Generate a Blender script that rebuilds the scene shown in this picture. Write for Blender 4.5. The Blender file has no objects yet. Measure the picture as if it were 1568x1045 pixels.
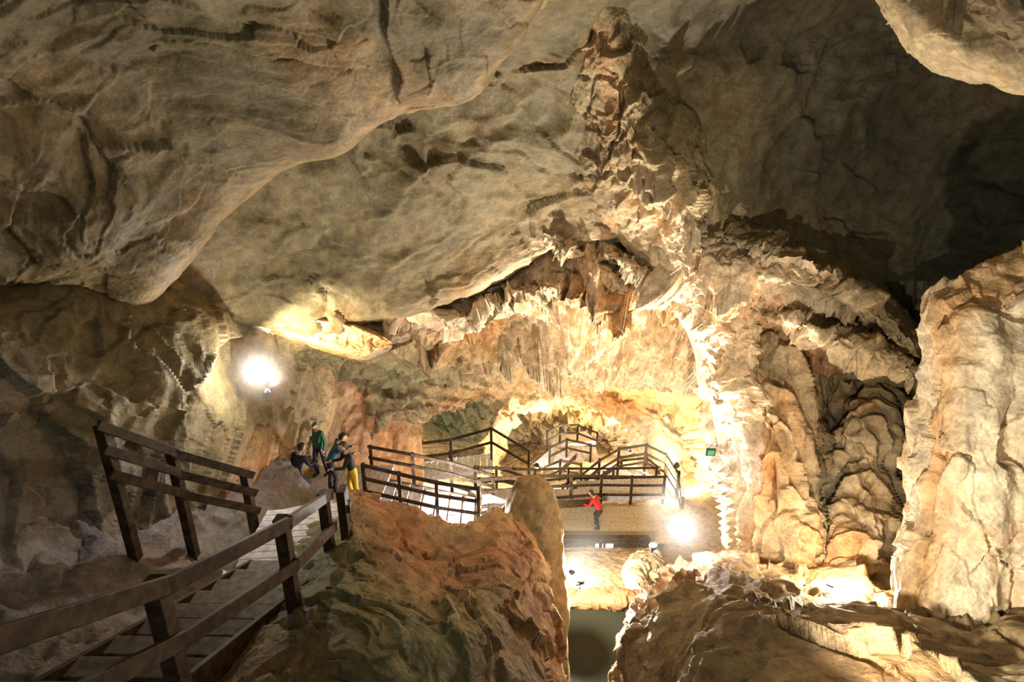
import bpy, bmesh, math, random
import numpy as np
from mathutils import Vector, Matrix
random.seed(7)
# ---------------------------------------------------------------- image coordinates
# Image pixel coordinates projected to chosen depths (metres). Everything is drawn in the camera's
# inclined frame and levelled at the end (LEVEL), UP is plumb in that frame.
TH=math.radians(18)
UP=Vector((0,-math.sin(TH),math.cos(TH))); FW=Vector((0,math.cos(TH),math.sin(TH))); RT=Vector((1,0,0))
LEVEL=Matrix.Rotation(-TH,4,'X')
TN=math.tan(TH)
def img_pt(h, v, r):  # image pixel column and row, placed at a given depth
    return ((h-784)/817.0*r, r, (522-v)/817.0*r)

PAL = dict(
 O=(0.175,0.144,0.074), B=(0.27,0.205,0.11), D=(0.10,0.088,0.055), G=(0.22,0.20,0.16), U=(0.20,0.185,0.20),
 R=(0.36,0.20,0.105), A=(0.60,0.38,0.19), C=(0.74,0.60,0.42), W=(0.84,0.80,0.72), M=(0.17,0.185,0.10), Y=(0.72,0.60,0.30), P=(0.46,0.36,0.22))

# ---------------------------------------------------------------- noise
def hsh(ix,iy,iz,seed):
    n=(ix.astype(np.int64)*374761393+iy.astype(np.int64)*668265263+iz.astype(np.int64)*2147483647+seed*974634777)&0xffffffff
    n=((n^(n>>13))*1274126177)&0xffffffff
    n=((n^(n>>15))*2246822519)&0xffffffff
    n=n^(n>>16)
    return (n&0xffffff)/float(0xffffff)
def vnoise(p,seed=0):
    i=np.floor(p); f=p-i; f=f*f*f*(f*(f*6-15)+10)
    x,y,z=i[:,0],i[:,1],i[:,2]; r=0
    for a in (0,1):
        wa=f[:,0] if a else 1-f[:,0]
        for b in (0,1):
            wb=f[:,1] if b else 1-f[:,1]
            for c in (0,1):
                wc=f[:,2] if c else 1-f[:,2]
                r=r+wa*wb*wc*hsh(x+a,y+b,z+c,seed)
    return r*2-1
def fbm(p,o=4,seed=0,g=0.5):
    r=0;a=1.0;q=p.copy()
    for k in range(o):
        r=r+a*vnoise(q,seed+k); q=q*2.03+17.1; a*=g
    return r
def facet(q,seed):
    b=np.floor(q-0.5); best=np.full(len(q),1e9); out=np.zeros(len(q))
    for a in (0,1):
        for c in (0,1):
            for e in (0,1):
                x=b[:,0]+a;y=b[:,1]+c;z=b[:,2]+e
                cx=x+0.5+(hsh(x,y,z,seed)-.5)*.8; cy=y+0.5+(hsh(x,y,z,seed+1)-.5)*.8; cz=z+0.5+(hsh(x,y,z,seed+2)-.5)*.8
                dx=q[:,0]-cx;dy=q[:,1]-cy;dz=q[:,2]-cz
                dd=dx*dx+dy*dy+dz*dz
                f=dx*(hsh(x,y,z,seed+3)*2-1)+dy*(hsh(x,y,z,seed+4)*2-1)+dz*(hsh(x,y,z,seed+5)*2-1)+(hsh(x,y,z,seed+6)-.5)*.5
                m=dd<best; best=np.where(m,dd,best); out=np.where(m,f,out)
    return out
def rock_disp(p,freq,aniso,seed,smooth):
    q=p*freq*np.array(aniso)
    w=np.stack([fbm(q*0.9+31,3,seed+50),fbm(q*0.9+77,3,seed+60),fbm(q*0.9+5,3,seed+70)],1)
    qq=q+w*0.35
    d=0.7*fbm(q*0.6,4,seed)
    rg=1-np.abs(fbm(qq*1.1,4,seed+9)); 
    d=d+0.35*(rg-0.6)
    d=d+(1-smooth)*(0.9*facet(qq*1.0,seed+20)+0.40*facet(qq*2.4+9,seed+30)+0.12*facet(qq*5.5+3,seed+35))
    d=d+0.07*(1-smooth*0.6)*fbm(q*5.0,3,seed+40)
    return d

# ---------------------------------------------------------------- lattice sheets
def cr(C,n):
    m=C.shape[0]
    E=np.concatenate([(2*C[0]-C[1])[None],C,(2*C[-1]-C[-2])[None]],0)
    t=np.linspace(0,m-1,n); i=np.clip(np.floor(t).astype(int),0,m-2); f=(t-i)
    f=f.reshape((-1,)+(1,)*(C.ndim-1))
    p0,p1,p2,p3=E[i],E[i+1],E[i+2],E[i+3]
    return p1+0.5*f*((p2-p0)+f*((2*p0-5*p1+4*p2-p3)+f*(3*(p1-p2)+p3-p0)))
def grid_mesh(name,V,col,nr,nc,mat,closed=False):
    me=bpy.data.meshes.new(name); n=nr*nc
    me.vertices.add(n); me.vertices.foreach_set('co',V.astype(np.float32).ravel())
    idx=np.arange(n).reshape(nr,nc)
    if closed: idx=np.concatenate([idx,idx[:,:1]],1)
    q=np.stack([idx[:-1,:-1],idx[1:,:-1],idx[1:,1:],idx[:-1,1:]],-1).reshape(-1,4)
    k=len(q); me.loops.add(k*4); me.loops.foreach_set('vertex_index',q.astype(np.int32).ravel())
    me.polygons.add(k); me.polygons.foreach_set('loop_start',np.arange(0,k*4,4,dtype=np.int32))
    me.polygons.foreach_set('use_smooth',np.ones(k,dtype=bool))
    me.update(calc_edges=True); me.validate()
    ca=me.color_attributes.new('Col','FLOAT_COLOR','POINT')
    ca.data.foreach_set('color',np.concatenate([col,np.ones((n,1))],1).astype(np.float32).ravel())
    ob=bpy.data.objects.new(name,me); bpy.context.scene.collection.objects.link(ob)
    me.materials.append(mat); return ob
def sheet(name,S,rows,nr=260,nc=260,freq=0.8,aniso=(1,1,1),seed=1,smooth=0.3,mat=None,toward=(0,0,0),drop=None,fold=None):
    C=[]
    for r in rows:
        if r[0]=='w':
            _,pts,amp,cs=r
        else:
            s,t,d,amp,cs=r
            if s is None: s=S
            n=len(s)
            if not hasattr(t,'__len__'): t=[t]*n
            if not hasattr(d,'__len__'): d=[d]*n
            pts=[img_pt(s[i],t[i],d[i]) for i in range(n)]
        n=len(pts)
        if not hasattr(amp,'__len__'): amp=[amp]*n
        if len(cs)<n: cs=cs*n
        row=[list(pts[i])+[amp[i]]+list(PAL[cs[i]]) for i in range(n)]
        if drop:
            side,dx,dz,cc=drop
            e=list(row[-1] if side>0 else row[0]); e[0]+=dx; e[2]=dz; e[4:7]=PAL[cc]
            m=list(row[-1] if side>0 else row[0]); m[0]+=dx*0.6; m[2]=(m[2]+dz)/2; m[4:7]=PAL[cc]
            if side>0: row+= [m,e]
            else: row=[e,m]+row
        C.append(row)
    C=np.array(C,float)
    G=cr(C,nr); G=cr(G.transpose(1,0,2),nc).transpose(1,0,2)
    V=G[:,:,:3]
    du=np.gradient(V,axis=0); dv=np.gradient(V,axis=1)
    N=np.cross(du,dv); N/= (np.linalg.norm(N,axis=2,keepdims=True)+1e-9)
    sgn=np.sign(((np.array(toward)-V)*N).sum(2).mean()); N=N*sgn
    p=V.reshape(-1,3); a=np.clip(G[:,:,3].reshape(-1),0,9)
    d=rock_disp(p,freq,aniso,seed,smooth)
    if fold:
        fq,fa=fold
        fp=p*np.array((fq,fq,fq*0.10))
        d=d+fa*(1-2*np.abs(fbm(fp,3,seed+90)))
    Vd=p+N.reshape(-1,3)*(d*a)[:,None]
    col=np.clip(G[:,:,4:7].reshape(-1,3),0.02,1)
    return grid_mesh(name,Vd,col,nr,nc,mat)

# ---------------------------------------------------------------- materials
def newmat(name):
    m=bpy.data.materials.new(name); m.use_nodes=True
    nt=m.node_tree; b=nt.nodes['Principled BSDF']; return m,nt,b
def rock_mat(name,rough=0.6,bump=0.6,stain=0.5):
    m,nt,b=newmat(name); N=nt.nodes.new; L=nt.links.new
    geo=N('ShaderNodeNewGeometry'); at=N('ShaderNodeAttribute'); at.attribute_name='Col'
    def noise(sc,det,dist=0):
        n=N('ShaderNodeTexNoise'); n.inputs['Scale'].default_value=sc; n.inputs['Detail'].default_value=det; n.inputs['Distortion'].default_value=dist
        n.inputs['Roughness'].default_value=0.6
        L(geo.outputs['Position'],n.inputs['Vector']); return n
    n1=noise(0.9,6,0.8); n2=noise(4.0,7,0.4); n3=noise(20,5)
    r1=N('ShaderNodeValToRGB'); r1.color_ramp.elements[0].position=0.3; r1.color_ramp.elements[0].color=(0.55,0.54,0.51,1)
    r1.color_ramp.elements[1].position=0.68; r1.color_ramp.elements[1].color=(1.3,1.28,1.22,1)
    L(n2.outputs['Fac'],r1.inputs[0])
    mx=N('ShaderNodeMix'); mx.data_type='RGBA'; mx.blend_type='MULTIPLY'; mx.inputs[0].default_value=1
    L(at.outputs['Color'],mx.inputs[6]); L(r1.outputs[0],mx.inputs[7])
    r2=N('ShaderNodeValToRGB'); r2.color_ramp.elements[0].position=0.50; r2.color_ramp.elements[0].color=(0,0,0,1)
    r2.color_ramp.elements[1].position=0.72; r2.color_ramp.elements[1].color=(stain,stain,stain,1)
    L(n1.outputs['Fac'],r2.inputs[0])
    mx2=N('ShaderNodeMix'); mx2.data_type='RGBA'; mx2.blend_type='MULTIPLY'
    L(r2.outputs[0],mx2.inputs[0]); L(mx.outputs[2],mx2.inputs[6]); mx2.inputs[7].default_value=(1.2,0.74,0.42,1)
    r3=N('ShaderNodeValToRGB'); r3.color_ramp.elements[0].position=0.35; r3.color_ramp.elements[0].color=(0.8,0.8,0.8,1)
    r3.color_ramp.elements[1].position=0.65; r3.color_ramp.elements[1].color=(1.15,1.15,1.15,1); L(n3.outputs['Fac'],r3.inputs[0])
    mx3=N('ShaderNodeMix'); mx3.data_type='RGBA'; mx3.blend_type='MULTIPLY'; mx3.inputs[0].default_value=1
    L(mx2.outputs[2],mx3.inputs[6]); L(r3.outputs[0],mx3.inputs[7]); L(mx3.outputs[2],b.inputs['Base Color'])
    b.inputs['Roughness'].default_value=rough
    b.inputs['Specular IOR Level'].default_value=0.35
    b2=N('ShaderNodeBump'); b2.inputs['Strength'].default_value=bump; b2.inputs['Distance'].default_value=0.22; L(n2.outputs['Fac'],b2.inputs['Height'])
    b3=N('ShaderNodeBump'); b3.inputs['Strength'].default_value=bump*0.6; b3.inputs['Distance'].default_value=0.05; L(n3.outputs['Fac'],b3.inputs['Height']); L(b2.outputs[0],b3.inputs['Normal'])
    L(b3.outputs[0],b.inputs['Normal']); return m
ROCK=rock_mat('limestone',0.6,0.45,0.5)
ROCKS=rock_mat('limestone_smooth',0.62,0.22,0.45)
FLOW=rock_mat('flowstone',0.5,0.4,0.6)
def wood(name,c1,c2,rough=0.6):
    m,nt,b=newmat(name); N=nt.nodes.new; L=nt.links.new
    g=N('ShaderNodeNewGeometry'); n=N('ShaderNodeTexNoise'); n.inputs['Scale'].default_value=9; n.inputs['Detail'].default_value=8
    L(g.outputs['Position'],n.inputs['Vector']); r=N('ShaderNodeValToRGB')
    r.color_ramp.elements[0].position=.35; r.color_ramp.elements[0].color=c1+(1,); r.color_ramp.elements[1].position=.68; r.color_ramp.elements[1].color=c2+(1,)
    L(n.outputs['Fac'],r.inputs[0]); L(r.outputs[0],b.inputs['Base Color']); b.inputs['Roughness'].default_value=rough; b.inputs['Specular IOR Level'].default_value=.2
    bp=N('ShaderNodeBump'); bp.inputs['Strength'].default_value=.3; bp.inputs['Distance'].default_value=.02; L(n.outputs['Fac'],bp.inputs['Height']); L(bp.outputs[0],b.inputs['Normal'])
    return m
WOOD=wood('wet_timber',(0.026,0.017,0.010),(0.09,0.058,0.034))
TREAD=wood('worn_tread_timber',(0.12,0.10,0.085),(0.28,0.25,0.22))
WOODL=wood('pale_deck_boards',(0.40,0.32,0.20),(0.60,0.50,0.34),0.6)
WOODG=wood('grey_deck_boards',(0.45,0.44,0.48),(0.72,0.71,0.76),0.6)
def plain(name,c,rough=.6,em=None,es=0,metal=0):
    m,nt,b=newmat(name); N=nt.nodes.new; L=nt.links.new
    n=N('ShaderNodeTexNoise'); n.inputs['Scale'].default_value=30; n.inputs['Detail'].default_value=4
    r=N('ShaderNodeValToRGB'); r.color_ramp.elements[0].color=tuple(x*.75 for x in c)+(1,); r.color_ramp.elements[1].color=tuple(min(1,x*1.2) for x in c)+(1,)
    L(n.outputs['Fac'],r.inputs[0]); L(r.outputs[0],b.inputs['Base Color'])
    b.inputs['Roughness'].default_value=rough; b.inputs['Metallic'].default_value=metal
    if em: b.inputs['Emission Color'].default_value=em+(1,); b.inputs['Emission Strength'].default_value=es
    return m
METAL=plain('lamp_housing',(0.05,0.05,0.055),.4,metal=.7)
GLOW=plain('lamp_lens',(1,1,1),.3,(1,0.95,0.86),40)
SIGN=plain('sign_white',(0.85,0.85,0.8),.5)
GREEN=plain('sign_green',(0.04,0.28,0.12),.5,(0.1,0.9,0.4),0.05)

# ---------------------------------------------------------------- CAVE
S=[-300,0,250,450,650,850,1050,1250,1450,1750]
xs=[-11,-7,-4.5,-2.5,-1,.7,2.5,5,8,12]
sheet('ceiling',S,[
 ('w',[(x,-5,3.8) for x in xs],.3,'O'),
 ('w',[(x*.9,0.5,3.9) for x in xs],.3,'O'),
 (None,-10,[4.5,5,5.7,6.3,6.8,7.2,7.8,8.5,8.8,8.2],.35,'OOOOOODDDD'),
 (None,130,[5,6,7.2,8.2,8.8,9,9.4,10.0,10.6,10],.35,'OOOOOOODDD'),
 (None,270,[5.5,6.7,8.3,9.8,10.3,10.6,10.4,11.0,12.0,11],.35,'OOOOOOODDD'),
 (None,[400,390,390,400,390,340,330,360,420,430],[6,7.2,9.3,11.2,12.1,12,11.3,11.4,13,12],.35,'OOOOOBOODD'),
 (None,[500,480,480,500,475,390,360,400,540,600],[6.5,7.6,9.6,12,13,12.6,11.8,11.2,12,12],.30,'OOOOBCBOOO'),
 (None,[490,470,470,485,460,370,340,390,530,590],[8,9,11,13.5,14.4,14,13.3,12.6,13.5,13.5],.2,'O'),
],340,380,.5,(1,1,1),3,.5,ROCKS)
sheet('ceiling_slab',None,[
 ([215,290,375,445,520,600,700,765,820,850],[470,395,290,240,225,170,140,80,0,-80],[10.5,10.2,9.6,9,8.6,8.4,8,7.6,7.2,6.6],.1,'O'),
 ([215,290,375,445,520,600,705,770,825,855],[475,402,300,255,240,185,155,92,5,-70],[8.6,8.3,8.1,7.6,7.3,7,6.6,6.2,5.7,5.2],.14,'B'),
 ([130,190,270,350,440,530,620,690,740,780],[440,360,260,200,170,120,80,30,-50,-130],[7.7,7.2,6.8,6.5,6.2,5.9,5.7,5.4,5,4.6],.30,'BOOOOBOOBO'),
 ([-40,20,100,190,300,400,480,540,600,650],[420,300,190,110,60,0,-50,-100,-150,-210],[6.6,6,5.6,5.3,5.1,4.9,4.7,4.5,4.2,4],.30,'OOBOOOOBOO'),
 ([-300,-200,-120,-30,60,160,240,300,340,380],[420,250,100,-20,-110,-200,-260,-320,-380,-450],[5.6,4.9,4.5,4.2,4,3.8,3.6,3.4,3.2,3],.25,'O'),
],300,320,.55,(1,1,1),11,.6,ROCKS)
sheet('ceiling_slab',None,[
 ([1320,1370,1430,1500,1570,1680],[-60,15,75,115,128,140],[8,8,7.8,7.4,7,6.6],.08,'O'),
 ([1325,1375,1435,1505,1572,1690],[-50,25,88,122,140,150],[6,5.9,5.7,5.5,5.2,5],.12,'P'),
 ([1400,1450,1500,1570,1650,1750],[-80,-20,30,70,80,90],[5.4,5.2,5,4.8,4.6,4.4],.2,'B'),
 ([1500,1540,1600,1680,1760,1850],[-160,-110,-60,-40,-20,0],[4.6,4.5,4.4,4.2,4,3.8],.2,'B'),
],160,160,1.0,(1,1,1),15,.4,ROCKS)
# craggy rib descending along the roof
rows=[]
for c,w,t,d,ft,am,cs in [(905,40,-40,7.3,.4,.08,'OBBBOO'),(925,50,40,8.1,.38,.14,'OBPBOO'),(945,60,140,8.9,.45,.24,'OPPPOO'),(975,80,230,9.5,.8,.40,'OBPPBO'),(1030,95,310,10.1,1.3,.55,'OPCPPO'),(1085,90,385,10.5,1.6,.55,'PCCCPO'),(1110,65,460,10.7,1.8,.45,'CCCCPP'),(1128,45,540,11,1.8,.4,'CCCCCP'),(1140,45,620,11,1.8,.35,'CCCCAA')]:
    rows.append(([c-w*1.5,c-w*.8,c-w*.25,c+w*.25,c+w*.8,c+w*1.5],[t-14,t-4,t+4,t+4,t-4,t-14],[d+ft,d+ft*.33,d+.05,d,d+ft*.3,d+ft],[.05,am*.6,am,am,am*.6,.05],cs))
sheet('roof_rib',None,rows,420,200,1.2,(1.2,.8,.8),21,.0,ROCK)
S=[330,420,520,640,760,860,960,1060,1160]
sheet('roof_flowstone',S,[
 (None,[460,460,450,430,400,320,290,300,330],[14,14.5,15,15.5,15.5,15,14.5,14,13.5],.1,'O'),
 (None,[500,500,500,485,460,385,355,365,395],[12.5,13,13.7,14,14,13.6,12.9,12.3,11.8],.35,'OAPCCCCAC'),
 (None,[520,530,535,525,505,455,440,440,450],[12.8,13.5,14.6,15,15,14.3,13.6,13,12.3],[.2,.25,.3,.5,1.0,1.4,1.4,1.1,.6],'OOOBACACC'),
 (None,[545,555,560,555,535,505,495,490,500],[13.3,14.5,16,16.8,17,16,15.2,14,12.8],[.2,.2,.25,.4,1.0,1.4,1.4,1.1,.6],'OOOOBCCAC'),
 (None,[590,600,600,590,570,550,545,545,555],[14,16,17.5,18.8,19.5,18.5,17.5,15.5,13.4],[.2,.2,.25,.4,.8,1.0,1.0,.8,.5],'OOOOPACCC'),
 (None,[650,660,655,635,605,585,588,598,620],[15,17.5,19.5,21,22,22,20.5,17.5,14.2],.45,'OOBPACCCC'),
 (None,[640,640,640,620,590,570,575,585,600],[17,19.5,22,23.5,24.5,24.5,23,20,17],.3,'B'),
],420,460,.75,(1.0,1.0,1.0),33,.0,ROCK)
# rock ledges hanging from the roof
def ledge(pts,pro,th,cs,seed,amp=.3,freq=1.6,nr=110,nc=260,mat=None,back=1.2,top='B'):
    S_=[p[0] for p in pts];T_=[p[1] for p in pts];D_=[p[2] for p in pts]
    n=len(pts); e=[.05]+[1]*(n-2)+[.05]
    sheet('rock_ledge',S_,[
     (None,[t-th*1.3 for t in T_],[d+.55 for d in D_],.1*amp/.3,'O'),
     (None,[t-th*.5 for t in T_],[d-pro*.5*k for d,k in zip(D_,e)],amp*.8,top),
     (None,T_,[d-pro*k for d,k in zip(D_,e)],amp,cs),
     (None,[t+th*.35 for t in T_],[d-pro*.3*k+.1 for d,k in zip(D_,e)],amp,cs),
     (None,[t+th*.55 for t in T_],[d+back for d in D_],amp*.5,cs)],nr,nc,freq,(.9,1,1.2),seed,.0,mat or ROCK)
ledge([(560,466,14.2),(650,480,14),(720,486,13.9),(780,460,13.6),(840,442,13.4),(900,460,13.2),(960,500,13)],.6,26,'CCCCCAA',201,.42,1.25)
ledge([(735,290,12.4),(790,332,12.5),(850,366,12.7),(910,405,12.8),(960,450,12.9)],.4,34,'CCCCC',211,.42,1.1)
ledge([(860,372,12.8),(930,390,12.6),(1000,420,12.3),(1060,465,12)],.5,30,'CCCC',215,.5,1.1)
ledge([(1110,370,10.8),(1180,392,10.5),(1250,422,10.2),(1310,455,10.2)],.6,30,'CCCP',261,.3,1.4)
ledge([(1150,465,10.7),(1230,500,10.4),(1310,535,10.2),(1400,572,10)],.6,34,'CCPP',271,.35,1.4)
# pale alcove roof above the upper floodlight
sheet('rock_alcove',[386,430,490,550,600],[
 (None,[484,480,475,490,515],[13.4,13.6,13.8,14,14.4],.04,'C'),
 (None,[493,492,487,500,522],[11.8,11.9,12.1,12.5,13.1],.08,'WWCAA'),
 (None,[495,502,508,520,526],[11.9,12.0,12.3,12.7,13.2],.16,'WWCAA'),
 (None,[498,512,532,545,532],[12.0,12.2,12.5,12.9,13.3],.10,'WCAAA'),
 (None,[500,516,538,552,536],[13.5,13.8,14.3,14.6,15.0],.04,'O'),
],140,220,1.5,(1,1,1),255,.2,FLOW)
# left wall
S=[-600,-250,0,150,300,400,480,560,650]
sheet('wall_left',S,[
 (None,380,[6,6.6,7.6,8.8,10.6,13.5,15.5,18,21],.2,'O'),
 (None,480,[5,5.8,6.9,8,9.8,12.9,15.5,18,21],.35,'OOOOOOOOB'),
 (None,560,[4.8,5.6,6.6,7.8,9.6,12.6,15.5,18,21.5],.35,'UUGOOBBRA'),
 (None,640,[4.6,5.4,6.4,7.6,9.6,12.2,15.5,19,22],.35,'UUGOOOBRA'),
 (None,720,[4.4,5.3,6.4,7.6,9.9,12.6,16,19.5,22.5],.3,'UUGGOABRA'),
 (None,800,[4.2,5.2,6.3,7.7,10.2,13,16,19,22],.3,'UUUGGGBBB'),
 (None,900,[4,5,6,7.5,10,13,15.5,18,21],.2,'U'),
],320,340,.55,(1,1,.8),41,.35,ROCKS,toward=(0,6,-2))
# far chamber
S=[420,560,680,790,880,960,1040,1130,1260]
sheet('wall_back',S,[
 (None,500,[22,22.5,23,23.5,23.5,22.5,21,19,17],.3,'B'),
 (None,580,[24,26,28,28,28,27,25,21,18],.5,'BPPYYYYAA'),
 (None,615,[26,29,34,36,36,33,29,24,18],.8,'BPMPYAAAA'),
 (None,655,[27,31,38,42,42,38,32,25,18],1.2,'BAMPPPYCA'),
 (None,705,[26,31,38,43,43,38,32,25,18],1.0,'BAPPCPCCA'),
 (None,790,[24,28,34,38,38,35,30,23,18],.4,'B'),
],280,320,.5,(1,1,1.3),51,.0,FLOW,toward=(2,15,-4))
def tube(name,pts,rad,mat,cols,seed,amp=.3,freq=1.2,nr=160,nc=60,aniso=(1,1,1),smooth=.15,upv=(0.0,1,0.05)):
    C=np.array([list(p)+[r] +list(PAL[c]) for p,r,c in zip(pts,rad,cols)],float); G=cr(C,nr)
    ctr=G[:,:3]; T=np.gradient(ctr,axis=0); T/=np.linalg.norm(T,axis=1,keepdims=True)
    up=np.array(upv); A=np.cross(T,up); A/=np.linalg.norm(A,axis=1,keepdims=True)+1e-9; Bv=np.cross(T,A)
    th=np.linspace(0,2*math.pi,nc,endpoint=False)
    N=A[:,None]*np.cos(th)[None,:,None]+Bv[:,None]*np.sin(th)[None,:,None]
    V=ctr[:,None]+N*np.maximum(G[:,3],.01)[:,None,None]
    p=V.reshape(-1,3); d=rock_disp(p,freq,aniso,seed,smooth)
    p=p+N.reshape(-1,3)*(d*amp)[:,None]
    col=np.repeat(np.clip(G[:,None,4:7],.02,1),nc,1).reshape(-1,3)
    return grid_mesh(name,p,col,nr,nc,mat,closed=True)
tube('rock_arch',[img_pt(745,760,30),img_pt(758,680,30),img_pt(790,628,30),img_pt(850,606,30),img_pt(905,604,30.5),img_pt(955,622,31),img_pt(1000,655,31),img_pt(1025,740,31)],
     [.9,.6,.5,.45,.6,.8,1.2,1.8],FLOW,'AACCAACC',61,.5,.8)
S=[1070,1150,1240,1340,1440,1560,1720]
sheet('rock_ledge',S,[
 (None,[365,375,395,440,505,520,540],[12,11.6,11.2,11,11,10.6,9.6],.08,'O'),
 (None,[392,405,428,475,555,590,610],[10.4,10.2,10,9.8,9.8,9.4,8.6],.34,'CCPPPPB'),
 (None,[430,450,475,520,590,620,640],[10.7,10.5,10.3,10.1,10.1,9.7,8.9],.5,'CCCBPBB'),
 (None,[475,500,530,560,605,632,650],[11.4,11.4,11.2,11,10.8,10.3,9.5],.45,'AAROBBB'),
 (None,[520,560,575,590,610,640,655],[12.4,12.8,12.6,12.4,12,11.5,10.5],.2,'AROODDD'),
],220,320,1.1,(.8,1,1.3),71,.0,ROCK)
# right wall with fluted flowstone
S=[1085,1118,1160,1215,1262,1300,1345,1392,1450,1560]
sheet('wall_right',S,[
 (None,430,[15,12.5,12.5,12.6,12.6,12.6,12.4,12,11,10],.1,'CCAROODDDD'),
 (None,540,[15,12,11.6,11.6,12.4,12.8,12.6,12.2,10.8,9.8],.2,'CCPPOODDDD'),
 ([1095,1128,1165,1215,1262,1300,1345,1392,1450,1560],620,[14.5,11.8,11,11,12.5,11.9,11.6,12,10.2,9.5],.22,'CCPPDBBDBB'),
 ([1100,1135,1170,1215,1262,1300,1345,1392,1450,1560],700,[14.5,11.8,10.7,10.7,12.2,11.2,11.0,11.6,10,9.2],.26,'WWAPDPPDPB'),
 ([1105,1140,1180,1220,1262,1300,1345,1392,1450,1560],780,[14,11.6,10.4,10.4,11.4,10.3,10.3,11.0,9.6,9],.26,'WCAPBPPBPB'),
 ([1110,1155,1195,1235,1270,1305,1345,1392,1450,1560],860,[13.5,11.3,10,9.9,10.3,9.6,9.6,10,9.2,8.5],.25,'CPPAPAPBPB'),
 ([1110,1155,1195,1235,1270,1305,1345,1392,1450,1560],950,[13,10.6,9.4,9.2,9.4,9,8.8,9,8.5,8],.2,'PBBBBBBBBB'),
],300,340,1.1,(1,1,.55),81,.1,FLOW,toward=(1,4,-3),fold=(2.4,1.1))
pe=[(380,1600),(430,1500),(478,1428),(560,1422),(640,1405),(710,1395),(800,1398),(870,1385),(960,1370)]
rows=[]
for t,e in pe:
    rows.append(([e+45,e+8,e,e+35,e+90,e+170,e+300,e+500],t,[9.5,7.6,7.0,6.6,6.3,6.1,5.8,5.3],[.05,.15,.22,.25,.25,.25,.2,.2],'PACACCCC'))
sheet('flowstone_pillar',None,rows,300,260,1.1,(1,1,.6),91,.1,FLOW,fold=(1.4,.6))
# boulder slope, lower right
S=[965,985,1040,1120,1220,1350,1480,1680]
sheet('boulder_slope',S,[
 (None,[960,905,855,835,850,870,890,900],[13.5,13.2,12.8,12.2,11.5,10.5,9.3,8],.2,'BACCAABB'),
 (None,[950,900,865,850,865,885,905,915],[12.2,11.7,11,10.4,9.8,9.2,8.2,7],.35,'BAPCABBB'),
 (None,[985,935,900,885,895,908,925,940],[10.2,9.7,9.1,8.6,8,7.6,7,6],.34,'BPABBBBB'),
 (None,[1025,985,950,930,935,950,970,990],[8.4,7.8,7.2,6.7,6.3,6,5.5,4.9],.26,'BBPBBPBB'),
 (None,[1090,1050,1030,1010,1010,1020,1040,1060],[6.8,6.3,5.8,5.3,5,4.7,4.4,4],.22,'BBBBPABB'),
 (None,[1300,1260,1240,1220,1210,1210,1220,1240],[4.5,4.2,4,3.8,3.6,3.4,3.2,3],.2,'B'),
],300,320,.8,(1,.8,1.3),101,.15,ROCK,toward=(0,5,0),drop=(-1,-.7,-10,'O'))
# central mound
S=[400,480,540,620,700,760,800,832]
sheet('rock_mound',S,[
 (None,[900,850,800,830,860,840,860,900],[11.5,12.5,13,13.5,13.5,13.5,13,12.4],.1,'B'),
 (None,[850,800,757,778,806,778,800,862],[10,10.5,11,11.5,11.7,12,11.7,11.2],.2,'BBRRPPRA'),
 ([410,485,545,620,700,765,805,845],[900,860,825,840,862,852,865,925],[7.8,8.2,8.7,9.2,9.6,10,10.1,9.9],.22,'MMBRRRRA'),
 ([380,460,535,620,700,765,810,848],[980,930,885,900,925,935,940,985],[6.2,6.5,6.9,7.2,7.6,8.1,8.6,8.8],.22,'MMMBBBRA'),
 ([320,410,505,605,700,770,820,850],[1090,1030,985,975,985,1005,1020,1050],[5.1,5.3,5.6,5.9,6.3,6.9,7.3,7.6],.22,'BBOMMBBA'),
 ([250,360,480,600,700,780,830,860],[1300,1240,1180,1150,1140,1140,1150,1170],[4,4.2,4.4,4.7,5.1,5.6,6.1,6.5],.2,'O'),
],320,340,.85,(1,1,1),111,.2,ROCK,toward=(0,5,0),drop=(1,.5,-10,'A'))
gx=[-14,-10,-8,-6.6,-5.5,-4.6,-4.2,-3.2,-2.4,-1.5]
def gz(x,y):
    z=-3.75-max(0,y-6)*.08
    if x<-4.5: z+=(-4.5-x)*.85
    if x>-2.6: z-=.5
    return z
sheet('ground',None,[('w',[(x,y,gz(x,y)) for x in gx],[.25,.25,.25,.25,.22,.08,.03,.03,.1,.1],'UUUUUGGGGG') for y in (-2,1,3,4.5,6,7.5,9,10.5,12,14)],
      260,240,.9,(1,1,1),121,.3,ROCK,toward=(-5,5,3))
sheet('ground',None,[('w',[(-11,y,z0+1.2),(-8,y,z0+.3),(-6,y,z0),(-4,y,z0),(-2.5,y,z0-.5),(-1,y+.3,z0-1.2),(.2,y+.6,z0-2.4)],.14,'BBRRRBA') for y,z0 in ((11,-4.5),(13,-4.8),(15,-5.1),(17,-5.2),(19,-5.7),(22,-6.8),(26,-8))],
      200,200,1.1,(1,1,1),131,.15,ROCK,toward=(0,5,3))
fz={4:-13,9:-11.3,13:-10.0,17:-8.75,20.5:-8.1,24.3:-7.6,28:-7.8,33:-8.1,38:-8.3,46:-8.3}
sheet('floor',None,[('w',[(x,y,z+(.9 if x>8.5 else 0)+(.5 if x<-4 else 0)) for x in (-14,-9,-5,-2,1,3,5.5,8,11,15)],.14,'PPPPPPPPPP') for y,z in fz.items()],
      220,220,1.0,(1,1,1),141,.2,ROCK,toward=(0,5,3))
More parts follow.
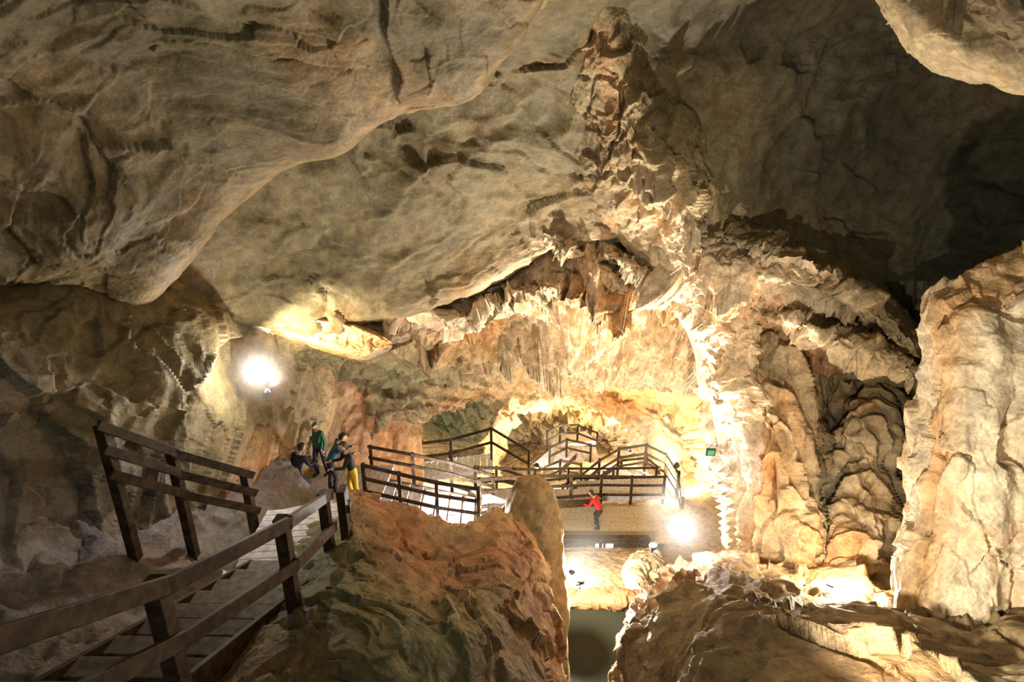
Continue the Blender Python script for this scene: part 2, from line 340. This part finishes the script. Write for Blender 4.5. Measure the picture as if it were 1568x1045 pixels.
def lathe(name,loc,prof,mat,c,seed,amp,nc=72,nr=90):
    C=np.array(prof,float); G=cr(C,nr); th=np.linspace(0,2*math.pi,nc,endpoint=False)
    N=np.stack([np.cos(th),np.sin(th),0*th],1)
    V=np.stack([G[:,0:1]*N[None,:,0],G[:,0:1]*N[None,:,1],np.repeat(G[:,1:2],nc,1)],-1)+np.array(loc)
    p=V.reshape(-1,3); d=rock_disp(p,1.5,(1,1,.7),seed,.8)
    p=p+np.tile(N,(nr,1))*(d*amp*np.minimum(1,np.repeat(G[:,0],nc)*3))[:,None]
    return grid_mesh(name,p,np.tile(np.array(PAL[c]),(len(p),1)),nr,nc,mat,closed=True)
lathe('stalagmite',(img_pt(812,835,14)[0],14,-8.9),[(1.1,0),(.98,2.1),(.84,3.6),(.70,4.5),(.52,5.0),(.28,5.28),(.003,5.36)],ROCKS,'B',151,.15)

# ---------------------------------------------------------------- timber
def addbeam(V,Fc,a,b,w,h,up=None):
    a=Vector(a);b=Vector(b);d=(b-a).normalized(); u=Vector(up) if up is not None else UP.copy()
    if abs(d.dot(u))>.95: u=FW.copy()
    s=d.cross(u).normalized(); u=s.cross(d).normalized(); k=len(V)
    for p in (a,b):
        for i,j in ((-1,-1),(1,-1),(1,1),(-1,1)): V.append(tuple(p+s*(i*w/2)+u*(j*h/2)))
    for f in ((3,2,1,0),(4,5,6,7),(0,1,5,4),(1,2,6,5),(2,3,7,6),(3,0,4,7)): Fc.append(tuple(k+i for i in f))
def finish(name,V,Fc,mat,bev=.008,mats=None,mi=None):
    me=bpy.data.meshes.new(name); me.from_pydata(V,[],Fc); me.update()
    for m in (mats or [mat]): me.materials.append(m)
    if mi: me.polygons.foreach_set('material_index',mi)
    ob=bpy.data.objects.new(name,me); bpy.context.scene.collection.objects.link(ob)
    if bev:
        md=ob.modifiers.new('bevel','BEVEL'); md.width=bev; md.segments=2
    return ob
def railing(name,pts,H=1.1,rails=(1.0,.55),post=.11,rw=.05,rh=.13,ext=(0,0),top=False,mat=WOOD,skip=(),foot=.3):
    V=[];Fc=[]; B=[Vector(b)-(UP*H if top else UP*0) for b in pts]
    for i,b in enumerate(B):
        if i not in skip: addbeam(V,Fc,b-UP*foot,b+UP*(H+.02),post,post)
    for r in rails:
        for i in range(len(B)-1):
            a=B[i]+UP*(H*r); b=B[i+1]+UP*(H*r); d=(b-a).normalized()
            off=d.cross(UP).normalized()*(post/2+rw/2-.005)
            if i==0: a=a-d*ext[0]
            if i==len(B)-2: b=b+d*ext[1]
            addbeam(V,Fc,a-d*.04+off,b+d*.04+off,rw,rh)
    return finish(name,V,Fc,mat)
railing('wooden_railing',[(-2.84,3.0,-1.60),(-2.89,4.3,-1.94),(-2.60,6.0,-2.0),(-2.84,8.0,-2.28)],1.14,(.96,.45),.14,.06,.15,ext=(1.5,0.1),top=True,skip=(0,))
railing('wooden_railing',[(-2.66,8.3,-2.34),(-2.95,9.3,-2.55)],1.15,(.3,.7),.13,.05,.12,top=True)
def steps(name,a,b,w,mat,run=.34,tread=.30,th=.05,smat=None):
    V=[];Fc=[];mi=[]; a=Vector(a);b=Vector(b); d=b-a; lv=(d-UP*d.dot(UP)); run_t=lv.length; lv.normalize(); n=max(2,int(run_t/run)); s=lv.cross(UP).normalized()
    for i in range(n+1):
        c=a+d*(i/n); addbeam(V,Fc,c-s*w/2,c+s*w/2,tread,th)
    mi=[0]*len(Fc)
    for q in (-1,1):
        o=s*(q*(w/2+.03))-UP*.08; addbeam(V,Fc,a+o-d.normalized()*.1,b+o+d.normalized()*.1,.06,.28)
    mi+= [1]*(len(Fc)-len(mi))
    return finish(name,V,Fc,mat,.005,[mat,smat or WOOD],mi)
steps('wooden_staircase',(-3.58,2.2,-2.72),(-3.5,8.3,-3.52),1.2,TREAD,.42,.22,.06)
def deck(name,a,b,w,mat,board=.16,th=.045):
    V=[];Fc=[]; a=Vector(a);b=Vector(b); d=(b-a); L_=d.length; d.normalize(); s=d.cross(UP).normalized(); k=int(L_/board)
    for i in range(k):
        c=a+d*((i+.5)*L_/k); addbeam(V,Fc,c-s*w/2,c+s*w/2,board*.94,th)
    for q in (-1,1): addbeam(V,Fc,a+s*(q*w*.46)-UP*.14,b+s*(q*w*.46)-UP*.14,.08,.2)
    return finish(name,V,Fc,mat,.004)
def lvl(x,y,z0,y0): return (x,y,z0+(y-y0)*TN)
deck('wooden_walkway',(-3.6,8.45,-3.55),lvl(-3.75,9.9,-3.6,8.4),1.5,WOODG)
steps('wooden_staircase',(-3.75,10.0,-3.2),(-4.7,14.3,-4.35),1.4,WOODG)
LZ=-4.42; LY=15.2
deck('wooden_walkway',lvl(-6.8,15.6,LZ,LY),lvl(-3.7,15.6,LZ,LY),2.4,WOODG)
steps('wooden_staircase',(-3.6,15.4,-4.5),(-.9,15.7,-5.15),1.5,WOODG,.36,.34)
steps('wooden_staircase',(-.75,16.5,-4.85),(3.3,23.6,-6.85),1.3,WOODG,.36,.35)
deck('wooden_walkway',lvl(3.0,24.3,-6.85,24.0),lvl(6.9,24.5,-6.85,24.0),1.3,WOODG)
railing('wooden_railing',[img_pt(155,652,7.0),img_pt(262,690,8.1),img_pt(374,722,9.3)],1.12,(.98,.66,.33),.13,.05,.13,ext=(.1,.1),top=True,foot=1.0)
railing('wooden_railing',[(-4.0,14.3,-3.3),(-3.1,14.6,-3.6),(-2.1,14.8,-3.9),(-.95,14.9,-4.1)],1.15,(1,.65,.3),.10,.05,.10,top=True)
railing('wooden_railing',[(-4.6,17.3,-3.4),(-3.1,16.6,-3.5),(-1.9,16.6,-3.75),(-.6,16.8,-4.2)],1.15,(1,.65,.3),.10,.05,.10,top=True)
railing('wooden_railing',[(-.95,15.4,-3.98),(.6,17.8,-4.49),(2.3,20.6,-5.19),(3.9,23.2,-5.85),(5.3,23.5,-5.95),(6.8,23.7,-6.0)],1.15,(1,.62,.2),.11,.05,.11,top=True)
railing('wooden_railing',[(-1.2,17.4,-4.1),(.9,20.8,-5.0),(2.6,24.6,-5.85),(4.8,25.2,-6.0),(6.9,25.4,-6.0)],1.15,(1,.55),.10,.05,.10,top=True)
def farrail(pts,H=1.2,rails=(1,.6,.2)): railing('wooden_railing',[img_pt(*p) for p in pts],H,rails,.12,.06,.12,top=True,foot=.1)
farrail([(625,680,25),(690,672,25),(752,655,25),(810,690,26)],1.6,(1,.55))
farrail([(862,742,25),(890,725,25),(918,703,26),(948,686,27),(990,680,27.5),(1022,695,27),(1040,722,25.5),(1046,762,24)],1.5,(1,.66,.33))
farrail([(900,745,27),(925,722,28),(952,704,29),(990,700,29.5),(1010,715,29)],1.4,(1,.5))
farrail([(838,660,31),(858,650,32),(885,650,33),(915,662,33)],1.1,(1,.5))
farrail([(842,684,30),(868,672,31),(905,680,31)],1.1,(1,.5))
farrail([(830,715,28),(858,704,29),(890,710,29)],1.2,(1,.5))
farrail([(760,715,22.5),(800,728,23.5)],1.1,(1,.5))
steps('wooden_staircase',img_pt(875,785,25.4),img_pt(935,728,28),1.6,WOODG,.36,.34)
deck('wooden_walkway',img_pt(938,728,28.3),img_pt(1005,726,28.8),1.6,WOODG)
steps('wooden_staircase',img_pt(1012,730,28),img_pt(1035,800,24),1.6,WOODG,.36,.34)
steps('wooden_staircase',img_pt(838,714,30.5),img_pt(862,692,32),1.6,WOODG,.36,.34)
deck('wooden_walkway',img_pt(865,690,32.3),img_pt(915,694,32.3),1.4,WOODG,.3)
deck('wooden_walkway',img_pt(840,674,33.3),img_pt(905,668,34.5),1.4,WOODG,.3)
deck('wooden_walkway',img_pt(630,722,26.2),img_pt(755,705,26.2),1.4,WOODG,.3)
# lower platform (level)
PZ=-7.95; PY=20.9
deck('wooden_platform',lvl(3.6,20.9,PZ,PY),lvl(3.6,23.2,PZ,PY),5.2,WOODL,.2)
V=[];Fc=[]; o=Vector((0,20.6,-7.85)); addbeam(V,Fc,o+RT*1.5,o+RT*5.3,.14,.38); addbeam(V,Fc,o+RT*1.5+UP*.3,o+RT*5.3+UP*.3,.26,.06)
for x in (1.7,3.4,5.1): addbeam(V,Fc,o+RT*x-UP*.5,o+RT*x+UP*.27,.14,.2)
finish('timber_bench',V,Fc,WOOD)
V=[];Fc=[]
for x in (3.35,3.75): addbeam(V,Fc,o+RT*(x-.15)-FW*.09,o+RT*(x+.15)-FW*.09,.02,.18)
finish('notice_plaque',V,Fc,SIGN,.003)
tube('stone_kerb',[(.6,17.0,-8.35),(1.6,16.9,-8.25),(2.7,17.0,-8.2),(3.7,16.9,-8.25),(4.9,17.1,-8.3)],[.3,.34,.3,.33,.3],ROCK,'RRRRR',171,.1,1.8,140,48)
sheet('paved_path',None,[('w',[(x,y,-8.02+.03*(y-18.8)) for x in (.6,2,3.2,4.4,5.6)],.05,'P') for y in (17.1,18,19,20,20.9)],120,140,2.2,(1,1,1),173,.3,ROCKS,toward=(0,18,5))
tube('rubble',[(4.1,17.2,-8.3),(4.3,18.0,-8.1),(4.7,19,-8.0),(5.0,20,-8.1)],[.25,.45,.45,.2],ROCK,'CCCP',175,.25,1.6,120,60)
V=[];Fc=[]; addbeam(V,Fc,lvl(-.5,13.4,-8.4,16.9),lvl(4.4,13.4,-8.4,16.9),7.2,.06)
wm,nt,b=newmat('dark_water'); b.inputs['Base Color'].default_value=(0.022,0.024,0.016,1); b.inputs['Roughness'].default_value=.4; b.inputs['Specular IOR Level'].default_value=.15
nn=nt.nodes.new('ShaderNodeTexNoise'); nn.inputs['Scale'].default_value=40; bb=nt.nodes.new('ShaderNodeBump'); bb.inputs['Strength'].default_value=.15; nt.links.new(nn.outputs['Fac'],bb.inputs['Height']); nt.links.new(bb.outputs[0],b.inputs['Normal'])
finish('pool_water',V,Fc,wm,0)
V=[];Fc=[]; c=Vector(img_pt(1088,692,11.2)); addbeam(V,Fc,c-RT*.1,c+RT*.1,.04,.17); addbeam(V,Fc,c-RT*.07-FW*.03,c+RT*.07-FW*.03,.02,.11)
finish('exit_sign',V,Fc,None,.004,[METAL,GREEN],[0]*6+[1]*6)

# ---------------------------------------------------------------- visitors
def clothmat(n,c,r=.75): return plain(n,c,r)
SKIN=clothmat('skin',(0.62,0.36,0.26),.5)
def person(name,feet,heading,jacket,trousers,hair,lean=0.0,crouch=0.0,arms='rail',hat=None,headpitch=0.2,scale=1.0):
    co={};rad={};lab={}
    def J(k,p,r,l): co[k]=Vector(p);rad[k]=r;lab[k]=l
    pz=.95-.38*crouch; py=-.16*crouch
    piv=Vector((0,py,pz)); R=Matrix.Rotation(-lean,3,'X')
    def U(x,y,z): return piv+R@Vector((x,y,z-.95))
    J('pel',(0,py,pz),(.15,.115),'t'); J('spi',U(0,.0,1.12),(.145,.11),'j'); J('che',U(0,.01,1.33),(.175,.12),'j'); J('nkb',U(0,.0,1.46),(.075,.07),'j'); J('nek',U(0,.01,1.53),(.055,.055),'s')
    E=[('pel','spi'),('spi','che'),('che','nkb'),('nkb','nek')]
    for sd,sx in (('L',-1),('R',1)):
        J('sh'+sd,U(.19*sx,0,1.42),(.07,.07),'j')
        sh=co['sh'+sd]
        if arms=='rail': el=sh+Vector((.05*sx,.12,-.25)); wr=el+Vector((-.03*sx,.24,.02))
        elif arms=='down': el=sh+Vector((.06*sx,-.02,-.28)); wr=el+Vector((.0,.09,-.24))
        else:
            if sx>0: el=sh+Vector((.08,.16,-.20)); wr=el+Vector((-.02,.20,.12))
            else: el=sh+Vector((-.06,-.02,-.28)); wr=el+Vector((0,.09,-.24))
        J('el'+sd,el,(.05,.05),'j'); J('wr'+sd,wr,(.034,.034),'j')
        f=(wr-el).normalized(); J('pa'+sd,wr+f*.07,(.034,.022),'s')
        E+=[('che','sh'+sd),('sh'+sd,'el'+sd),('el'+sd,'wr'+sd),('wr'+sd,'pa'+sd)]
        J('hi'+sd,(.10*sx,py,pz-.07),(.105,.105),'t'); st=.06*sx
        J('kn'+sd,(.12*sx,.05+.24*crouch+st,.5-.08*crouch),(.072,.072),'t'); J('an'+sd,(.12*sx,st-.02,.10),(.05,.055),'t'); J('to'+sd,(.14*sx,st+.15,.045),(.042,.04),'b')
        J('he'+sd,(.12*sx,st-.03,.05),(.045,.045),'b')
        E+=[('pel','hi'+sd),('hi'+sd,'kn'+sd),('kn'+sd,'an'+sd),('an'+sd,'he'+sd),('he'+sd,'to'+sd)]
        side=f.cross(Vector((0,0,1))).normalized(); dn=side.cross(f).normalized()
        pa=co['pa'+sd]
        for i,(o,l) in enumerate(((-.030,.030),(-.011,.038),(.010,.036),(.029,.028))):
            a=pa+side*o+f*.015; J(f'f{sd}{i}a',a,(.0095,.0095),'s'); J(f'f{sd}{i}b',a+f*l+dn*-.006,(.009,.009),'s'); J(f'f{sd}{i}c',a+f*(l*1.7)-dn*.03,(.008,.008),'s')
            E+=[(f'f{sd}{i}a',f'f{sd}{i}b'),(f'f{sd}{i}b',f'f{sd}{i}c')]
        a=wr+f*.035-side*sx*.02; J(f'f{sd}4a',a,(.011,.011),'s'); J(f'f{sd}4b',a-side*sx*.035+f*.03,(.010,.010),'s'); J(f'f{sd}4c',a-side*sx*.04+f*.06-dn*.01,(.009,.009),'s')
        E+=[(f'f{sd}4a',f'f{sd}4b'),(f'f{sd}4b',f'f{sd}4c')]
    keys=list(co); ix={k:i for i,k in enumerate(keys)}
    me=bpy.data.meshes.new(name+'_sk'); me.from_pydata([co[k] for k in keys],[(ix[a],ix[b]) for a,b in E],[]); me.update()
    ob=bpy.data.objects.new(name+'_sk',me); bpy.context.scene.collection.objects.link(ob)
    md=ob.modifiers.new('skin','SKIN'); md.use_smooth_shade=True
    sk=me.skin_vertices[0].data
    for k in keys:
        sk[ix[k]].radius=rad[k]; sk[ix[k]].use_root=(k=='pel' or (k[0]=='f' and k[-1]=='a'))
    ss=ob.modifiers.new('sub','SUBSURF'); ss.levels=2; ss.render_levels=2
    bpy.context.view_layer.update()
    dg=bpy.context.evaluated_depsgraph_get(); m2=bpy.data.meshes.new_from_object(ob.evaluated_get(dg)); 
    bpy.data.objects.remove(ob)
    mats={'s':0,'j':1,'t':2,'b':3,'h':4}
    bm=bmesh.new(); bm.from_mesh(m2)
    segs=[(co[a],co[b],lab[b] if not(a=='pel' and b=='spi') else 'j') for a,b in E]
    for f in bm.faces:
        c=f.calc_center_median(); best=9;l='j'
        for a,b,lb in segs:
            d=b-a; t=max(0,min(1,(c-a).dot(d)/d.length_squared)); q=(c-(a+d*t)).length
            if q<best: best=q;l=lb
        f.material_index=mats[l]; f.smooth=True
    # head with face, ears, hair
    hc=co['nek']+R@Vector((0,.015,.12)); HR=(R@Matrix.Rotation(-headpitch+lean*.6,3,'X')).to_4x4()
    HM=Matrix.Translation(hc)@HR
    def ell(p,r,mi,seg=20,fn=None):
        old=set(bm.verts); of=set(bm.faces)
        bmesh.ops.create_uvsphere(bm,u_segments=seg,v_segments=max(8,seg*2//3),radius=1,matrix=Matrix.Identity(4))
        nv=[v for v in bm.verts if v not in old]
        if fn:
            for v in nv: fn(v)
        for v in nv: v.co=HM@(Vector((v.co.x*r[0],v.co.y*r[1],v.co.z*r[2]))+Vector(p))
        for f in bm.faces:
            if f not in of: f.material_index=mi; f.smooth=True
    def jaw(v):
        if v.co.z<-.1: k=1-.35*(-v.co.z-.1); v.co.x*=k; v.co.y=v.co.y*(1-.15*(-v.co.z))+.08*(-v.co.z)
    ell((0,0,0),(.074,.095,.118),0,28,jaw)
    ell((0,.098,-.012),(.014,.022,.026),0,10)           # nose
    for sx in (-1,1):
        ell((sx*.076,-.005,-.005),(.010,.02,.032),0,10) # ears
        ell((sx*.030,.086,.012),(.012,.008,.007),4,8)   # eyes
    ell((0,.088,-.052),(.024,.008,.006),3,8)            # mouth
    def cap(v):
        if v.co.y>.15 and v.co.z<.42: v.co.y=.15*v.co.y
    ell((0,-.016,.022),(.083,.10,.112),4,24,cap)
    if hat: ell((0,-.004,.05),(.088,.108,.092),5,24,lambda v:setattr(v.co,'z',max(v.co.z,-.15)))
    m3=bpy.data.meshes.new(name); bm.to_mesh(m3); bm.free()
    for m in (SKIN,jacket,trousers,clothmat('boots',(0.03,0.025,0.02)),hair,hat or hair): m3.materials.append(m)
    fr=Matrix((RT,FW,UP)).transposed().to_4x4()
    m3.transform(Matrix.Translation(Vector(feet))@fr@Matrix.Rotation(heading,4,'Z')@Matrix.Scale(scale,4))
    o=bpy.data.objects.new(name,m3); bpy.context.scene.collection.objects.link(o); return o
HB=clothmat('hair_brown',(0.06,0.035,0.02)); HD=clothmat('hair_dark',(0.02,0.015,0.012))
BLK=clothmat('black_jacket',(0.012,0.012,0.014)); YEL=clothmat('yellow_trousers',(0.65,0.42,0.02)); TEAL=clothmat('teal_jacket',(0.01,0.12,0.15))
NAVY=clothmat('navy_cloth',(0.012,0.016,0.045)); GRN=clothmat('green_jacket',(0.03,0.13,0.085)); RED=clothmat('red_jacket',(0.6,0.02,0.015)); DK=clothmat('dark_trousers',(0.02,0.02,0.025))
def onl(x,y): return Vector(lvl(x,y,LZ,LY))+UP*.025
person('visitor',onl(-4.35,14.9),math.radians(115),BLK,YEL,HB,lean=.22,arms='rail',scale=1.1)
person('visitor',onl(-5.15,15.4),math.radians(-70),TEAL,DK,HD,lean=.55,arms='rail',scale=1.08)
person('visitor',onl(-5.95,15.0),math.radians(-30),NAVY,NAVY,HD,lean=.45,crouch=.5,arms='rail',scale=1.1)
person('visitor',onl(-5.75,16.2),math.radians(160),GRN,NAVY,HD,lean=.1,arms='point',hat=GRN,scale=1.05)
person('visitor',Vector(lvl(3.5,21.8,PZ,PY))+UP*.03,math.radians(60),RED,DK,HD,lean=.55,crouch=.35,arms='rail',scale=1.08)

# ---------------------------------------------------------------- lamps
def light(loc,power,col,rad=.15,name='lamp_light',parent=None):
    l=bpy.data.lights.new(name,'POINT'); l.energy=power; l.color=col; l.shadow_soft_size=rad
    o=bpy.data.objects.new(name,l); o.location=loc; bpy.context.scene.collection.objects.link(o)
    if parent: o.parent=parent
    return o
def haze_ball(c,r,dens):  # added scattering sphere; draws glare around lamps, haze elsewhere
    bm=bmesh.new(); bmesh.ops.create_icosphere(bm,subdivisions=4,radius=r,matrix=Matrix.Translation(c))
    me=bpy.data.meshes.new('glare_haze'); bm.to_mesh(me); bm.free()
    m=bpy.data.materials.new('haze_scatter'); m.use_nodes=True; nt=m.node_tree; nt.nodes.clear(); N=nt.nodes.new; L=nt.links.new
    out=N('ShaderNodeOutputMaterial'); vs=N('ShaderNodeVolumeScatter'); vs.inputs['Anisotropy'].default_value=.3; vs.inputs['Color'].default_value=(1,.97,.92,1)
    g=N('ShaderNodeNewGeometry'); vm=N('ShaderNodeVectorMath'); vm.operation='DISTANCE'; L(g.outputs['Position'],vm.inputs[0]); vm.inputs[1].default_value=tuple(LEVEL@Vector(c))
    mr=N('ShaderNodeMapRange'); mr.inputs[1].default_value=0; mr.inputs[2].default_value=r; mr.inputs[3].default_value=1; mr.inputs[4].default_value=0; L(vm.outputs['Value'],mr.inputs[0])
    pw=N('ShaderNodeMath'); pw.operation='POWER'; pw.inputs[1].default_value=2; L(mr.outputs[0],pw.inputs[0])
    ml=N('ShaderNodeMath'); ml.operation='MULTIPLY'; ml.inputs[1].default_value=dens; L(pw.outputs[0],ml.inputs[0]); L(ml.outputs[0],vs.inputs['Density'])
    L(vs.outputs[0],out.inputs['Volume']); me.materials.append(m)
    o=bpy.data.objects.new('glare_haze',me); bpy.context.scene.collection.objects.link(o)
def floodlight(loc,aim,power,col=(1,.9,.72),size=.22,off=.2,spot=None):
    """round floodlight: finned drum housing on a stirrup bracket, domed lens"""
    c=Vector(loc); d=(Vector(aim)-c).normalized(); s=d.cross(UP).normalized(); u=s.cross(d)
    M=Matrix((s,u,d)).transposed().to_4x4(); M.translation=c
    bm=bmesh.new()
    def part(fn,mi):
        k=set(bm.faces); fn()
        for f in bm.faces:
            if f not in k: f.material_index=mi
    T=Matrix.Translation
    part(lambda:bmesh.ops.create_cone(bm,cap_ends=True,segments=32,radius1=size*.55,radius2=size,depth=size*.9,matrix=M@T((0,0,-size*.5))),0)
    for i in range(4): part(lambda:bmesh.ops.create_cone(bm,cap_ends=True,segments=32,radius1=size*(.72+.1*i),radius2=size*(.72+.1*i),depth=size*.06,matrix=M@T((0,0,-size*(.85-.2*i)))),0)
    part(lambda:bmesh.ops.create_uvsphere(bm,u_segments=32,v_segments=16,radius=size*.92,matrix=M@Matrix.Diagonal((1,1,.45,1))),1)
    me=bpy.data.meshes.new('floodlight'); bm.to_mesh(me); bm.free()
    V=[];Fc=[]
    for q in (-1,1): addbeam(V,Fc,c-d*size*.3+s*q*size*1.05-UP*size*1.3,c-d*size*.3+s*q*size*1.05,size*.06,size*.25,FW)
    addbeam(V,Fc,c-d*size*.3-s*size*1.08-UP*size*1.3,c-d*size*.3+s*size*1.08-UP*size*1.3,size*.3,size*.08)
    addbeam(V,Fc,c-d*size*.3-UP*size*2.6,c-d*size*.3-UP*size*1.3,size*.2,size*.2,FW)
    m2=bpy.data.meshes.new('b'); m2.from_pydata(V,[],Fc); bm=bmesh.new(); bm.from_mesh(me); bm.from_mesh(m2); bm.to_mesh(me); bm.free()
    me.materials.append(METAL); me.materials.append(GLOW)
    o=bpy.data.objects.new('floodlight',me); bpy.context.scene.collection.objects.link(o)
    li=light(tuple(c+d*(size*.45+off)),power,col,size*.5,parent=o)
    if spot:
        li.data.type='SPOT'; li.data.spot_size=math.radians(spot); li.data.spot_blend=.6
        li.rotation_euler=(LEVEL.to_3x3()@d).to_track_quat('-Z','Y').to_euler()
    return o
p1=img_pt(395,568,10.2); floodlight(p1,(0,0,-.2),200,(1,.9,.76),.15); haze_ball(p1,.95,.40)  # upper lamp; the sphere around it is added to imitate its glare
floodlight(img_pt(408,600,10.4),img_pt(490,505,12.6),1400,(1,.86,.64),.08,spot=75)  # extra spot added beside the upper lamp to brighten the alcove
p2=img_pt(1046,810,10.9); floodlight(p2,(-1,0,1),110,(1,.98,.95),.13); haze_ball(p2,1.2,.34)  # right lamp, low power; its glare is imitated by an added sphere
floodlight(img_pt(1000,835,12.6),(2.2,11.6,2.0),3600,(1,.90,.73),.1,spot=95)  # added strong spot, throws relief light up the roof rib
floodlight((2.0,3.3,-2.35),(5.7,6.9,-.6),1200,(1,.91,.74),.09,spot=95)
floodlight((-.3,12.9,-5.6),(-.9,13.1,.6),2400,(1,.92,.78),.09,spot=80)  # added spot hidden behind the mound, brightens the centre ledge
floodlight((-1.7,15.4,-4.95),(-1.2,13,2),600,(1,.95,.9),.1)
floodlight((-3.1,9.0,-3.5),(-4.0,11,-2),380,(.95,.96,1),.08)
floodlight(img_pt(1035,712,26),img_pt(900,620,34),1900,(1,.87,.58),.16)
floodlight(img_pt(822,712,27),img_pt(870,640,33),1000,(1,.93,.8),.12)
floodlight(img_pt(965,690,33.5),img_pt(880,640,40),2300,(1,.88,.68),.12)
floodlight(img_pt(690,700,27),img_pt(720,650,34),1000,(.97,1,.8),.12)  # added lamp, put in to brighten the dark left opening
floodlight((2.0,17.8,-7.7),(3,22,-6),260,(1,.99,.95),.1)
floodlight((4.95,8.2,-3.75),(6,9,3),260,(1,.86,.66),.1)
floodlight((1.9,14.8,-6.6),(1.5,13,3),2300,(1,.87,.68),.12)
haze_ball((2.8,18.6,-7.1),1.7,.24)
haze_ball(img_pt(1000,660,26),2.4,.12)
light((-.5,-3.2,.4),210,(1,.95,.84),.8,'back_fill_light')  # added fill behind the camera, not a lamp of the path

# ---------------------------------------------------------------- world / camera
w=bpy.data.worlds.new('World'); bpy.context.scene.world=w; w.use_nodes=True
w.node_tree.nodes['Background'].inputs[0].default_value=(0.34,0.32,0.25,1); w.node_tree.nodes['Background'].inputs[1].default_value=0.42
cd=bpy.data.cameras.new('Camera'); cam=bpy.data.objects.new('Camera',cd); bpy.context.scene.collection.objects.link(cam)
cam.location=(0,0,0); cam.rotation_euler=(math.radians(90)-TH,0,0); cd.sensor_width=36; cd.lens=36*817/1568; cd.clip_start=.05; cd.clip_end=200
bpy.context.scene.camera=cam
bpy.context.scene.view_settings.view_transform='Standard'
# level the scene
for o in list(bpy.context.scene.objects):
    if o.type=='MESH': o.data.transform(LEVEL)
    elif o.type=='LIGHT': o.location=LEVEL@o.location
